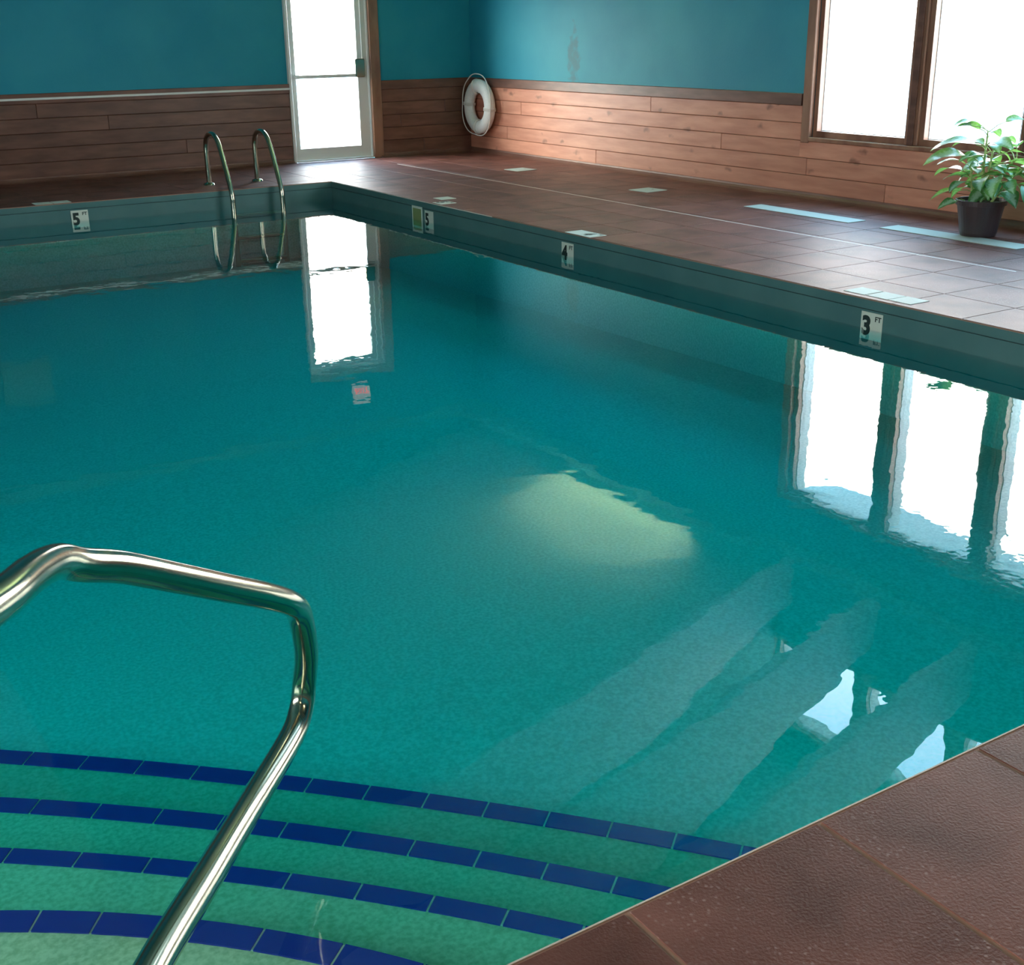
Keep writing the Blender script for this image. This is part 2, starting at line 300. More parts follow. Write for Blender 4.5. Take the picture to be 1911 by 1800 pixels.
wall_rear = struct('wall_rear', boxes((XL, RX + T, YR - T, YR, -0.05, TOP)), M['wall'])
# ceiling: high and flat over the window bays, lower and sloping near the far wall
bm = boxes((XL - T, RX + T, YR - T, BY + T, TOP, TOP + 0.15))
ceiling = struct('ceiling', bm, M['ceil'], 'pale ceiling above the painted beams')
RIDGE = 1.7
bm = bmesh.new()
for xa, xb in ((RX, RIDGE), (RIDGE, XL)):
    za = 3.15 + 0.28 * (RX - xa) if xa == RX else 3.15 + 0.28 * (RX - RIDGE)
    zb = 3.15 + 0.28 * (RX - RIDGE) if xb == RIDGE else 3.15 + 0.28 * (RX - RIDGE) - 0.28 * (RIDGE - XL)
    v = [bm.verts.new(p) for p in ((xa, 7.86, za), (xb, 7.86, zb), (xb, BY, zb), (xa, BY, za), (xa, 7.86, za + .12), (xb, 7.86, zb + .12), (xb, BY, zb + .12), (xa, BY, za + .12))]
    for f in ((0, 1, 2, 3), (4, 7, 6, 5), (0, 4, 5, 1), (1, 5, 6, 2), (2, 6, 7, 3), (3, 7, 4, 0)): bm.faces.new([v[i] for i in f])
obj('sloping_panel', bm, M['ceil_pale'], ceiling)
bm = bmesh.new()      # bulkhead between the two ceilings
pts = [(RX, 3.15), (RIDGE, 3.15 + .28 * (RX - RIDGE)), (XL, 3.15 + .28 * (RX - RIDGE) - .28 * (RIDGE - XL)), (XL, TOP), (RX, TOP)]
a = [bm.verts.new((x, 7.80, z)) for x, z in pts]; b_ = [bm.verts.new((x, 7.86, z)) for x, z in pts]
bm.faces.new(a); bm.faces.new(b_[::-1])
for i in range(5): bm.faces.new([a[i], b_[i], b_[(i + 1) % 5], a[(i + 1) % 5]])
obj('bulkhead', bm, M['ceil'], ceiling)
# beams, one by one
for k in range(9):
    yb = 7.68 - 1.04 * k - (0.0 if k else 0.0)
    if yb < YR + 0.3: break
    bm = bmesh.new(); xs = [RX, 7.1, 6.2, 5.1, 4.0, RIDGE, -1.5, XL]
    zb = [3.0 + 0.28 * (RX - x) if x >= RIDGE else 3.0 + 0.28 * (RX - RIDGE) - 0.28 * (RIDGE - x) for x in xs]
    zt = [min(TOP, 3.46 + 0.57 * (RX - x)) if x >= RIDGE else TOP for x in xs]
    ra = []
    for yy in (yb - 0.05, yb + 0.05): ra.append(([bm.verts.new((x, yy, z)) for x, z in zip(xs, zb)], [bm.verts.new((x, yy, z)) for x, z in zip(xs, zt)]))
    for i in range(len(xs) - 1):
        bm.faces.new([ra[0][0][i], ra[0][0][i + 1], ra[0][1][i + 1], ra[0][1][i]]); bm.faces.new([ra[1][0][i], ra[1][1][i], ra[1][1][i + 1], ra[1][0][i + 1]])
        bm.faces.new([ra[0][0][i], ra[1][0][i], ra[1][0][i + 1], ra[0][0][i + 1]]); bm.faces.new([ra[0][1][i], ra[0][1][i + 1], ra[1][1][i + 1], ra[1][1][i]])
    for i in (0, -1): bm.faces.new([ra[0][0][i], ra[0][1][i], ra[1][1][i], ra[1][0][i]])
    obj('beam', bm, M['beam'], ceiling)
struct('trim_1', boxes((RX - 0.30, RX, 0 + y_hi + 0.1, BY, 2.88, 2.98), (RX - 0.08, RX, YR, y_hi + 0.1, 2.88, 2.98)), M['ceil'], 'pale ledge along the top of the right wall')
struct('trim_2', boxes((XL, RX - 0.3, BY - 0.08, BY, 2.88, 2.98)), M['ceil'], 'pale moulding along the top of the far wall')

# outside: ground and shallow canopy over the windows
struct('ground_outside', boxes((RX + T, 45, -30, 45, -0.3, -0.2), (-30, XL - T, -30, 45, -0.3, -0.2), (XL - T, RX + T, BY + T, 45, -0.3, -0.2), (XL - T, RX + T, -30, YR - T, -0.3, -0.2)), M['ground'], 'sunlit concrete outside the windows')
struct('canopy_outside', boxes((RX + T, RX + 0.75, y_lo - 0.2, y_hi + 0.2, 2.50, 2.56)), M['vinyl'], 'white eave soffit outside the windows')

# ------------------------------------------------------------------ boards and trims on the walls
CAPZ0, CAPZ1, Z0 = 0.757, 0.855, 0.045
ch = (CAPZ0 - Z0) / 5
def board_run(parent, axis, fixed, lo, hi, rows, joints, name='board', m='wood'):
    """horizontal boards on a wall, each its own object, butt joints at the given places"""
    for i, (z0, z1) in enumerate(rows):
        cuts = [lo] + sorted(j for j in joints[i % len(joints)] if lo + 0.1 < j < hi - 0.1) + [hi]
        for a_, b_ in zip(cuts, cuts[1:]):
            g_ = 0.0015
            if axis == 'x': bm = bevbox(fixed - 0.022, fixed, a_ + g_, b_ - g_, z0 + 0.0018, z1 - 0.0018, 0.0035)
            else: bm = bevbox(a_ + g_, b_ - g_, fixed - 0.022, fixed, z0 + 0.0018, z1 - 0.0018, 0.0035)
            obj(name, bm, M[m], parent)
rows = [(Z0 + ch * i, Z0 + ch * (i + 1)) for i in range(5)]
# below the windows: four courses under the sill, full height beyond the trim
jr = [[10.852, 6.923, 3.4, 0.2], [12.6, 7.803, 4.9, 1.3], [8.9, 5.6, 2.4, -1.6], [12.3, 6.6, 3.9, 0.9], [9.948, 5.0, 2.0, -1.0]]
board_run(wall_right, 'x', RX, 7.892, BY, rows[3:], jr[3:])
board_run(wall_right, 'x', RX, YR, BY, rows[:2], [jr[0], jr[1]])
board_run(wall_right, 'x', RX, 7.892, BY, [rows[2]], [jr[2]])
board_run(wall_right, 'x', RX, YR, 7.90, [(rows[2][0], 0.470)], [jr[2]])
obj('board_backing', boxes((RX - 0.012, RX, 7.9, BY, Z0, CAPZ0), (RX - 0.012, RX, YR, 7.9, Z0, 0.47)), M['wood_joint'], wall_right)
obj('cap_board', bevbox(RX - 0.034, RX, 7.90, BY, CAPZ0, CAPZ1, 0.004), M['wood_dark'], wall_right)
jb = [[-2.1, 2.3], [0.4, 4.4], [-3.0, 1.2], [-0.8, 3.6], [-1.9, 2.9]]
board_run(wall_back, 'y', BY, XL, 5.622, rows, jb, m='wood_dark'); board_run(wall_back, 'y', BY, 6.76, RX - 0.022, rows, [[7.3], [], [7.0], [7.6], []], m='wood_dark')
obj('board_backing', boxes((XL, 5.622, BY - 0.012, BY, Z0, CAPZ0), (6.76, RX, BY - 0.012, BY, Z0, CAPZ0)), M['wood_joint'], wall_back)
obj('cap_board', bevbox(XL, 5.622, BY - 0.034, BY, CAPZ0, CAPZ1, 0.004), M['wood_dark'], wall_back)
obj('cap_board', bevbox(6.76, RX - 0.03, BY - 0.034, BY, CAPZ0, CAPZ1, 0.004), M['wood_dark'], wall_back)
t = obj('trim_3', bevbox(XL, 5.622, BY - 0.05, BY - 0.034, 0.793, 0.815, 0.003), M['vinyl']); tag(t, 'thin white strip along the dark rail left of the door', kind='structure')
def cove(name, axis, fixed, lo, hi):
    prof = [(0, 0), (0.075, 0), (0.04, 0.012), (0.02, 0.03), (0.016, 0.052), (0, 0.052)]
    bm = bmesh.new(); rings = []
    for q in (lo, hi):
        rings.append([bm.verts.new((fixed - d, q, z) if axis == 'x' else (q, fixed - d, z)) for d, z in prof])
    n_ = len(prof)
    for i in range(n_): bm.faces.new([rings[0][i], rings[0][(i + 1) % n_], rings[1][(i + 1) % n_], rings[1][i]])
    bm.faces.new(rings[0]); bm.faces.new(rings[1][::-1])
    return tag(obj(name, bm, M['cove']), kind='structure')
cove('baseboard_right', 'x', RX - 0.0, YR, BY)
cove('baseboard_back', 'y', BY - 0.0, XL, 5.622)
cove('baseboard_corner', 'y', BY - 0.0, 6.72, RX - 0.01)

# ------------------------------------------------------------------ windows
def window_row(n, z0, z1, label, sill):
    w = tag(empty('window_%d' % n, (RX, (y_hi + y_lo) / 2, z0)), label, kind='structure')
    def add(name, bm, m):
        o = obj(name, bm, m); o.parent = w; o.matrix_parent_inverse = Matrix.Translation(-w.location); return o
    # wood casing on the room side
    add('side_casing', bevbox(RX - 0.030, RX + 0.02, 7.795, 7.890, z0 - 0.05, z1 + 0.07, 0.006), M['trim_wood'])
    add('side_casing', bevbox(RX - 0.030, RX + 0.02, y_lo - 0.09, y_lo + 0.005, z0 - 0.05, z1 + 0.07, 0.006), M['trim_wood'])
    add('head_casing', bevbox(RX - 0.028, RX + 0.02, y_lo, 7.80, z1 - 0.01, z1 + 0.07, 0.006), M['trim_wood'])
    add('sill', bevbox(RX - 0.032, RX + 0.13, y_lo, 7.80, z0 - 0.035, z0 + 0.0, 0.005), M['trim_wood'])
    for k in range(NB + 1):
        yc = 7.795 - 1.041 * k if k else 7.795
        # mullion: wide wooden post between two windows
        if 0 < k < NB:
            add('mullion', bevbox(RX - 0.006, RX + 0.15, yc - 0.062 - 0.025, yc + 0.062 - 0.025, z0, z1, 0.006), M['trim_wood'])
            add('mullion_bead', bevbox(RX - 0.018, RX - 0.004, yc - 0.03 - 0.025, yc + 0.03 - 0.025, z0, z1, 0.004), M['wood_dark'])
    for k in range(NB):
        ya = (7.795 if k == 0 else 7.795 - 1.041 * k - 0.087); yb = 7.795 - 1.041 * (k + 1) + 0.037
        # wooden stop, then the white sash and the pane
        fr = add('stop_frame', boxes((RX + 0.02, RX + 0.07, ya - 0.045, ya, z0, z1), (RX + 0.02, RX + 0.07, yb, yb + 0.02, z0, z1), (RX + 0.02, RX + 0.07, yb + .02, ya - .045, z0, z0 + 0.05), (RX + 0.02, RX + 0.07, yb + .02, ya - .045, z1 - 0.03, z1)), M['trim_wood'])
        sa = add('sash', boxes((RX + 0.075, RX + 0.19, ya - 0.05, ya, z0, z1), (RX + 0.075, RX + 0.19, yb, yb + 0.02, z0, z1), (RX + 0.075, RX + 0.19, yb + .02, ya - .05, z0, z0 + 0.055), (RX + 0.075, RX + 0.19, yb + .02, ya - .05, z1 - 0.03, z1)), M['vinyl'])
        p = obj('pane', boxes((RX + 0.11, RX + 0.114, yb + 0.02, ya - 0.05, z0 + 0.055, z1 - 0.03)), M['glass'], sa)
    return w
window_row(1, 0.505, 2.41, 'wood-cased windows above the pine boards', True)
window_row(2, 3.87, 4.77, 'row of high windows, seen only mirrored in the water', False)

w3 = tag(empty('window_3', (XL, 3.0, 1.0)), 'row of windows added in the unseen left wall for soft light', kind='structure')  # windows added out of view to send soft light across the room
for k in range(5):
    yy = 0.5 + 5.0 * k / 4
    o = obj('mullion', bevbox(XL - 0.14, XL + 0.01, max(0.5, yy - 0.06), min(5.5, yy + 0.06), 1.0, 2.5, 0.006), M['trim_wood'], w3); o.matrix_parent_inverse = Matrix.Translation(-w3.location)
    if k < 4:
        o = obj('pane', boxes((XL - 0.11, XL - 0.106, yy + 0.06, yy + 1.19, 1.0, 2.5)), M['glass'], w3); o.matrix_parent_inverse = Matrix.Translation(-w3.location)
# ------------------------------------------------------------------ door
d = tag(empty('door_1', (6.14, BY, 0)), 'white-framed glass door, glare outside, push bar at waist height', kind='structure')
def addd(name, bm, m, par=None):
    o = obj(name, bm, m); o.parent = par or d
    if not par: o.matrix_parent_inverse = Matrix.Translation(-d.location)
    return o
addd('casing', bevbox(6.635, 6.76, BY - 0.035, BY + 0.02, 0.0, 2.25, 0.006), M['trim_wood'])
addd('casing', bevbox(5.625, 5.66, BY - 0.03, BY + 0.02, 0.0, 2.25, 0.006), M['alu'])
addd('head_casing', bevbox(5.625, 6.76, BY - 0.037, BY + 0.02, 2.15, 2.25, 0.006), M['trim_wood'])
addd('frame', boxes((5.62, 5.665, BY, BY + 0.14, 0, 2.16), (6.625, 6.67, BY, BY + 0.14, 0, 2.16), (5.665, 6.625, BY, BY + 0.14, 2.11, 2.16)), M['alu'])
addd('threshold', bevbox(5.665, 6.625, BY - 0.02, BY + 0.14, -0.0, 0.02, 0.005), M['alu'])
lf = addd('door_leaf', boxes((5.67, 5.735, BY + 0.03, BY + 0.075, 0.022, 2.105), (6.495, 6.62, BY + 0.03, BY + 0.075, 0.022, 2.105), (5.735, 6.495, BY + 0.03, BY + 0.075, 0.022, 0.145), (5.735, 6.495, BY + 0.03, BY + 0.075, 2.03, 2.105)), M['alu'])
addd('pane', boxes((5.735, 6.495, BY + 0.05, BY + 0.054, 0.145, 2.03)), M['glass'], lf)
pb = addd('push_bar', boxes((5.72, 6.52, BY - 0.035, BY + 0.0, 0.905, 0.94), (5.72, 5.76, BY, BY + 0.03, 0.90, 0.945)), M['alu'])
addd('latch_case', bevbox(6.44, 6.56, BY - 0.045, BY + 0.03, 0.90, 1.10, 0.01), M['steel'])
addd('vertical_rod', boxes((6.55, 6.567, BY + 0.005, BY + 0.03, 1.10, 2.10)), M['alu'])

# lit exit sign above the door
ex = tag(empty('exit_sign', (6.285, BY, 2.345)), 'small lit sign with red EXIT letters above the glass door', 'sign')
o = obj('housing', bevbox(-0.11, 0.11, -0.05, 0, 0, 0.215, 0.006), M['sign_face'], ex)
text('EXIT', 0.135, M['red_led'], ex, 'lettering', (-0.098, -0.0515, 0.055), (PI / 2, 0, 0), bold=0.004, sx=0.66)
nb = tag(empty('notice_board', (2.43, BY, 1.50)), 'pale blank board on the far wall, seen faintly mirrored in the water', 'board')
obj('panel', boxes((-0.25, 0.25, -0.012, 0, 0, 0.44)), M['board'], nb); pass

# ------------------------------------------------------------------ pool basin
pool = tag(empty('swimming_pool', (XP, YN, 0)), 'teal plastered swimming pool with curved tiled steps in one corner', 'pool')
def addp(name, bm, m, par=None, **k):
    o = obj(name, bm, m, **k); o.parent = par or pool; o.matrix_parent_inverse = Matrix.Translation(-pool.location); return o
WT_ = 0.25
bm = bmesh.new()      # basin floor, sloping down towards the far wall
zf0, zf1 = -0.60, -0.72
v = [bm.verts.new(p) for p in ((PXL - WT_, YN - WT_, zf0), (XP + WT_, YN - WT_, zf0), (XP + WT_, 5.5, zf0 - .02), (PXL - WT_, 5.5, zf0 - .02), (XP + WT_, YP + WT_, zf1), (PXL - WT_, YP + WT_, zf1))]
u = [bm.verts.new((q.co.x, q.co.y, -1.6)) for q in v]
for f in ((0, 1, 2, 3), (3, 2, 4, 5)): bm.faces.new([v[i] for i in f]); bm.faces.new([u[i] for i in f][::-1])
for i, j in ((0, 1), (1, 2), (2, 4), (4, 5), (5, 3), (3, 0)): bm.faces.new([v[i], v[j], u[j], u[i]])
addp('basin_floor', bm, M['plaster'])
zb = -1.5
# coping band, groove, then the side; each wall a part
def side(axis, f, lo, hi, sgn):
    def bb(d0, d1, z0, z1): 
        a_, b_ = sorted((f + sgn * d0, f + sgn * d1))
        return (a_, b_, lo, hi, z0, z1) if axis == 'x' else (lo, hi, a_, b_, z0, z1)
    addp('basin_wall', boxes(bb(0.0, WT_, zb, -0.33)), M['plaster']); addp('waterline_band', boxes(bb(0.0, WT_, -0.33, -0.062)), M['pool_side'])
    addp('groove', boxes(bb(0.012, WT_, -0.062, -0.056)), M['pool_groove'])
    c = addp('coping', boxes(bb(0.0, 0.06, -0.056, -0.008)), M['pool_side'])
side('x', XP, YN, YP, 1); side('x', PXL, YN, YP, -1); side('y', YP, PXL - WT_, XP + WT_, 1); side('y', YN, PXL - WT_, XP + WT_, -1)
addp('edge_strip_and_glint', boxes((0.0, 4.6, YN, YN + 0.0035, -0.012, -0.0005)), M['white_line']); addp('edge_strip_and_glint', boxes((XP - 0.003, XP, 8.5, YP, -0.007, -0.001)), M['white_line'])  # right-hand strip is a glint along the pool edge, put in as pale colour
# curved steps
def arc_step(c, r, ztop, joints, width, alo):
    pts = []; n_ = 60
    a_in = math.asin(min(1, (YN - 0.1 - c[1]) / r)) if abs((YN - 0.1 - c[1]) / r) <= 1 else 0
    a_out = PI - a_in if c[0] - r * math.cos(a_in) > PXL - 0.1 else math.acos(max(-1, (PXL - 0.1 - c[0]) / r))
    for k in range(n_ + 1):
        a_ = a_in + (a_out - a_in) * k / n_
        x, y = c[0] + r * math.cos(a_), c[1] + r * math.sin(a_)
        if x < XP + 0.1: pts.append((x, y))
    if pts[-1][1] > YN: pts.append((PXL - 0.1, YN - 0.1))
    bm = bmesh.new(); prism(bm, pts, -1.45, ztop)
    st = addp('step', bm, M['step_plaster'])
    # pale grout bed under the tile row
    bm = bmesh.new(); ri, ro = r - width / 2, r + width / 2
    for k in range(n_):
        a0 = alo[0] + (alo[1] - alo[0]) * k / n_; a1 = alo[0] + (alo[1] - alo[0]) * (k + 1) / n_
        q = [bm.verts.new((c[0] + rr * math.cos(aa), c[1] + rr * math.sin(aa), ztop + 0.001)) for rr, aa in ((ri, a0), (ro, a0), (ro, a1), (ri, a1))]
        bm.faces.new(q)
    g_ = obj('grout_bed', bm, M['step_grout'], st, recalc=False)
    for a0, a1 in zip(joints, joints[1:]):
        gp = 0.0028 / r
        bm = bmesh.new(); lo_, hi_ = [], []
        for k in range(4):
            aa = a0 - gp + (a1 + gp - a0 + gp) * k / 3
            for rr in (ri, ro):
                lo_.append(bm.verts.new((c[0] + rr * math.cos(aa), c[1] + rr * math.sin(aa), ztop - 0.004)))
                hi_.append(bm.verts.new((c[0] + rr * math.cos(aa), c[1] + rr * math.sin(aa), ztop + 0.004)))
        for k in range(3):
            i = 2 * k
            bm.faces.new([hi_[i], hi_[i + 1], hi_[i + 3], hi_[i + 2]]); bm.faces.new([lo_[i], lo_[i + 2], lo_[i + 3], lo_[i + 1]])
            bm.faces.new([lo_[i], hi_[i], hi_[i + 2], lo_[i + 2]]); bm.faces.new([lo_[i + 1], lo_[i + 3], hi_[i + 3], hi_[i + 1]])
        bm.faces.new([lo_[0], lo_[1], hi_[1], hi_[0]]); bm.faces.new([lo_[6], hi_[6], hi_[7], lo_[7]])
        obj('step_tile', bm, M['blue_tile'], st)
D = math.radians
arc_step((-6.434, -4.761), 10.564, WZ - 0.33, [D(49.43 - 0.896 * k) for k in range(-22, 14)], 0.062, (D(37.5), D(69.2)))
arc_step((-4.123, -2.630), 7.083, WZ - 0.22, [D(50.57 - 1.308 * k) for k in range(-22, 11)], 0.057, (D(35.5), D(79.4)))
arc_step((-3.014, -1.689), 5.351, WZ - 0.13, [D(52.23 - 1.732 * k) for k in range(-20, 11)], 0.049, (D(35), D(87))) 
arc_step((-0.997, 0.338), 2.223, WZ - 0.05, [D(55.78 + 4.25 * k) for k in range(14, 0, -1)] + [D(q) for q in (55.78, 52.64, 48.35, 44.07, 39.84, 35.6, 31.4, 27.2)], 0.060, (D(27.2), D(115)))
# water
bm = bmesh.new(); box(bm, PXL - 0.1, XP + 0.1, YN - 0.1, YP + 0.1, -1.48, WZ)
tag(obj('pool_water', bm, M['water']), 'calm teal water filling the swimming pool', 'water')

# ------------------------------------------------------------------ deck of scored tiles
floor = struct('floor', boxes((XL, PXL, YR, BY, -0.008, -0.0022), (XP, RX, YR, BY, -0.008, -0.0022), (PXL, XP, YR, YN, -0.008, -0.0022), (PXL, XP, YP, BY, -0.008, -0.0022), (XL, PXL - WT_, YR, BY, -0.12, -0.008), (XP + WT_, RX, YR, BY, -0.12, -0.008), (PXL - WT_, XP + WT_, YR, YN - WT_, -0.12, -0.008), (PXL - WT_, XP + WT_, YP + WT_, BY, -0.12, -0.008)), M['grout'], 'brown textured pool deck')
g = 0.4572; gap = 0.003
def dtile(x0, x1, y0, y1):
    gap = 0.0055 if y1 <= YN + 0.01 and x0 < XP else 0.003
    if x1 - x0 < 0.03 or y1 - y0 < 0.03: return
    obj('deck_tile', bevbox(x0 + gap, x1 - gap, y0 + gap, y1 - gap, -0.0022, 0.0, 0.001), M['deck'], floor)
def region(xa, xb, ya, yb, gy=g):
    i0 = math.floor((xa - 1.53) / g); i1 = math.ceil((xb - 1.53) / g); j0 = math.floor((ya - 3.968) / gy); j1 = math.ceil((yb - 3.968) / gy)
    for i in range(i0, i1):
        for j in range(j0, j1):
            dtile(max(xa, 1.53 + g * i), min(xb, 1.53 + g * (i + 1)), max(ya, 3.968 + gy * j), min(yb, 3.968 + gy * (j + 1)))
region(XP, RX - 0.02, 1.357, YP, 0.4572)
region(0.2, RX - 0.02, YP, BY - 0.02)
region(-0.6, XP, 0.0, YN, 4.0)
obj('deck_slab', boxes((XL, 0.2, YP, BY, -0.0022, 0.0), (XL, PXL, YR, YP, -0.0022, 0), (PXL, -0.6, YR, YN, -0.0022, 0), (-0.6, XP, YR, 0, -0.0022, 0), (XP, RX, YR, 1.357, -0.0022, 0)), M['deck'], floor)
obj('joint_strip', boxes((6.497, 6.511, 4.6, 12.6, -0.004, 0.0012)), M['white_line'], floor)

# skimmer lids, drains
def lid(x, y, label, s=0.115, rz=0.08):
    o = empty('skimmer_lid', (x, y, 0.0), rz); tag(o, label, 'lid', 'square skimmer lids')
    obj('plate', bevbox(-s, s, -s, s, 0, 0.005, 0.002), M['white_tile'], o)
    obj('finger_hole', lathe([(0, 0.0052), (0.012, 0.0052), (0.012, 0.0)], 12, (0.06, 0, 0)), M['grate_dark'], o)
lid(7.244, 11.22, 'white square lid in the deck nearest the life ring', 0.125)
lid(7.215, 9.03, 'white square lid in the deck between the life ring and the long drains', 0.125)
def drain(x0, x1, y0, y1, label):
    o = empty('deck_drain', ((x0 + x1) / 2, (y0 + y1) / 2, 0)); tag(o, label, 'drain', 'long pale deck drains')
    hx, hy = (x1 - x0) / 2, (y1 - y0) / 2
    obj('cover', bevbox(-hx, hx, -hy, hy, 0, 0.006, 0.002), M['grate'], o)
drain(7.15, 7.345, 6.545, 7.685, 'long pale rectangular drain beside the potted plant, the farther one')
drain(7.15, 7.355, 5.08, 6.24, 'long pale drain strip under the front of the potted plant')
drain(7.15, 7.355, 3.6, 4.75, 'long pale drain strip right of the potted plant')

# ------------------------------------------------------------------ depth markers
def marker(loc, rz, flat, num, label, ft=True, size=0.152, pic=False):
    o = empty('depth_marker', loc, rz); tag(o, label, 'sign', 'white depth marker tiles')
    h_ = size / 2
    if flat:
        obj('tile', bevbox(-h_, h_, -h_, h_, 0, 0.003, 0.001), M['white_tile'], o)
        rt = (0, 0, 0); f = lambda x, z: (x, z, 0.0032)
    else:
        obj('tile', bevbox(-h_, h_, -0.0045, -0.0003, -h_, h_, 0.001), M['white_tile'], o)
        rt = (PI / 2, 0, 0); f = lambda x, z: (x, -0.0050, z)
    if pic: 
        obj('picture', boxes((-h_ + .02, h_ - .02, -0.0055, -0.001, -h_ + .02, h_ - .02)) if not flat else boxes((-h_ + .02, h_ - .02, -h_ + .02, h_ - .02, 0, 0.0034)), M['olive'], o)
    if num:
        text(num, size * 0.92, M['ink'], o, 'numeral', f(-h_ + 0.009, -h_ + 0.030), rt, bold=0.0065, sx=0.92)
        if ft: text('FT', size * 0.26, M['ink'], o, 'unit_letters', f(0.022, h_ - 0.045), rt, bold=0.0008, sx=1.05)
mz = -0.072 - 0.076
marker((2.737, YP, mz), 0, False, '5', 'white 5 FT tile on the far pool wall, left of the ladder')
marker((XP, 4.542, mz), -PI / 2, False, '3', 'white 3 FT tile on the right pool wall, closest to the viewer')
marker((XP, 7.445, mz), -PI / 2, False, '4', 'white 4 FT tile midway along the right pool wall')
marker((XP, 9.545, mz), -PI / 2, False, '5', 'dim white 5 tile on the right pool wall near the corner', ft=False)
marker((XP, 9.76, mz), -PI / 2, False, None, 'dull olive picture tile beside the 5 tile on the right pool wall', pic=True, size=0.19)
for x, y, n_, lb in ((5.341, 4.735, None, 'blank white tile on the deck edge above the 3 FT marker, left one'), (5.342, 4.572, None, 'white deck-edge tile above the 3 FT marker, middle one'), (5.345, 4.415, None, 'white deck-edge tile above the 3 FT marker, right one'),
                     (5.29, 7.41, None, 'white deck-edge tile above the 4 FT marker, left one'), (5.29, 7.25, '4', 'white deck-edge tile above the 4 FT marker, marked 4'),
                     (5.46, 9.70, None, 'white deck tile above the dim 5 marker, farther from the water'), (5.31, 9.44, '5', 'white deck-edge tile above the dim 5 marker, nearer the water')):
    marker((x, y, 0.0), -PI / 2, True, n_, lb)
marker((2.45, YP + 0.09, 0.0), 0, True, None, 'white deck-edge tile on the far side above the 5 FT marker, left one')
marker((2.61, YP + 0.09, 0.0), 0, True, None, 'white deck-edge tile on the far side above the 5 FT marker, right one')

# ------------------------------------------------------------------ near handrail
rail = tag(empty('handrail', (0.1, 1.0, 0)), 'large brushed steel handrail looping over the near curved steps', 'handrail')
P = [(-0.22, 1.03, 0.02), (-0.22, 1.03, 0.40), (-0.20, 1.04, 0.68), (-0.12, 1.08, 0.80), (0.0, 1.17, 0.838), (0.11, 1.29, 0.830), (0.187, 1.405, 0.808), (0.245, 1.515, 0.786), (0.290, 1.592, 0.762), (0.330, 1.635, 0.731), (0.395, 1.688, 0.691),
     (0.498, 1.768, 0.616), (0.600, 1.847, 0.541), (0.694, 1.921, 0.472), (0.750, 1.970, 0.425), (0.787, 2.02, 0.378), (0.812, 2.065, 0.315), (0.836, 2.120, 0.224), (0.843, 2.158, 0.145), (0.826, 2.148, 0.085), (0.776, 2.092, 0.060), (0.629, 1.915, 0.072),
     (0.467, 1.690, 0.120), (0.300, 1.455, 0.172), (0.20, 1.29, 0.19), (0.13, 1.16, 0.17), (0.09, 1.10, 0.09), (0.09, 1.09, 0.01)]
bm = bmesh.new(); path = catmull(P, 8); tube(bm, path, [0.0245 + 0.0022 * min(1, max(0, (k / len(path) - 0.62) / 0.2)) for k in range(len(path))], 28)
o = obj('rail_tube', bm, M['steel'], smooth=True); o.parent = rail; o.matrix_parent_inverse = Matrix.Translation(-rail.location)
for x, y in ((-0.22, 1.03), (0.09, 1.09)):
    o = obj('flange', lathe([(0.026, 0.022), (0.045, 0.018), (0.055, 0.006), (0.055, 0.0)], 24, (x, y, 0)), M['steel'], smooth=True); o.parent = rail; o.matrix_parent_inverse = Matrix.Translation(-rail.location)

# ------------------------------------------------------------------ far ladder
lad = tag(empty('pool_ladder', (4.385, 11.8, 0)), 'small steel ladder with two arched rails at the far pool edge', 'ladder')
def addl(name, bm, m, par=None, **k):
    o = obj(name, bm, m, **k); o.parent = par or lad; o.matrix_parent_inverse = Matrix.Translation(-lad.location); return o
for x in (4.135, 4.636):
    P = [(x, 12.05, 0.0), (x, 12.05, 0.15), (x, 12.05, 0.33), (x, 12.03, 0.42), (x, 11.96, 0.475), (x, 11.85, 0.495), (x, 11.75, 0.47), (x, 11.66, 0.39), (x, 11.55, 0.20), (x, 11.46, 0.03), (x, 11.43, -0.06), (x, 11.425, -0.2), (x, 11.425, -0.8)]
    bm = bmesh.new(); tube(bm, catmull(P, 5), 0.0235, 14); rt = addl('side_rail', bm, M['steel'], smooth=True)
    fl = obj('flange', lathe([(0.0, 0.024), (0.024, 0.024), (0.05, 0.016), (0.055, 0.0)], 20, (x, 12.05, 0)), M['steel'], rt, smooth=True)
for z in (-0.245, -0.46, -0.68):
    addl('tread', bevbox(4.14, 4.632, 11.40, 11.47, z, z + 0.03, 0.006), M['steel'])

# ------------------------------------------------------------------ life ring
ring = tag(empty('life_ring', (RX - 0.108, 13.075, 0.535)), 'white life ring with looped rope hanging on the pine boards near the corner', 'life ring')
bm = bmesh.new(); NR = 56
pts = [Vector((0, 0.232 * math.cos(2 * PI * k / NR), 0.232 * math.sin(2 * PI * k / NR))) for k in range(NR)]
seg = 20; rings = []
for k in range(NR):
    a_ = 2 * PI * k / NR; dr = Vector((0, math.cos(a_), math.sin(a_)))
    rings.append([bm.verts.new(pts[k] + dr * 0.078 * math.cos(2 * PI * j / seg) + Vector((1, 0, 0)) * 0.06 * math.sin(2 * PI * j / seg)) for j in range(seg)])
for k in range(NR):
    for j in range(seg): bm.faces.new([rings[k][j], rings[k][(j + 1) % seg], rings[(k + 1) % NR][(j + 1) % seg], rings[(k + 1) % NR][j]])
obj('foam_ring', bm, M['buoy'], ring, smooth=True)
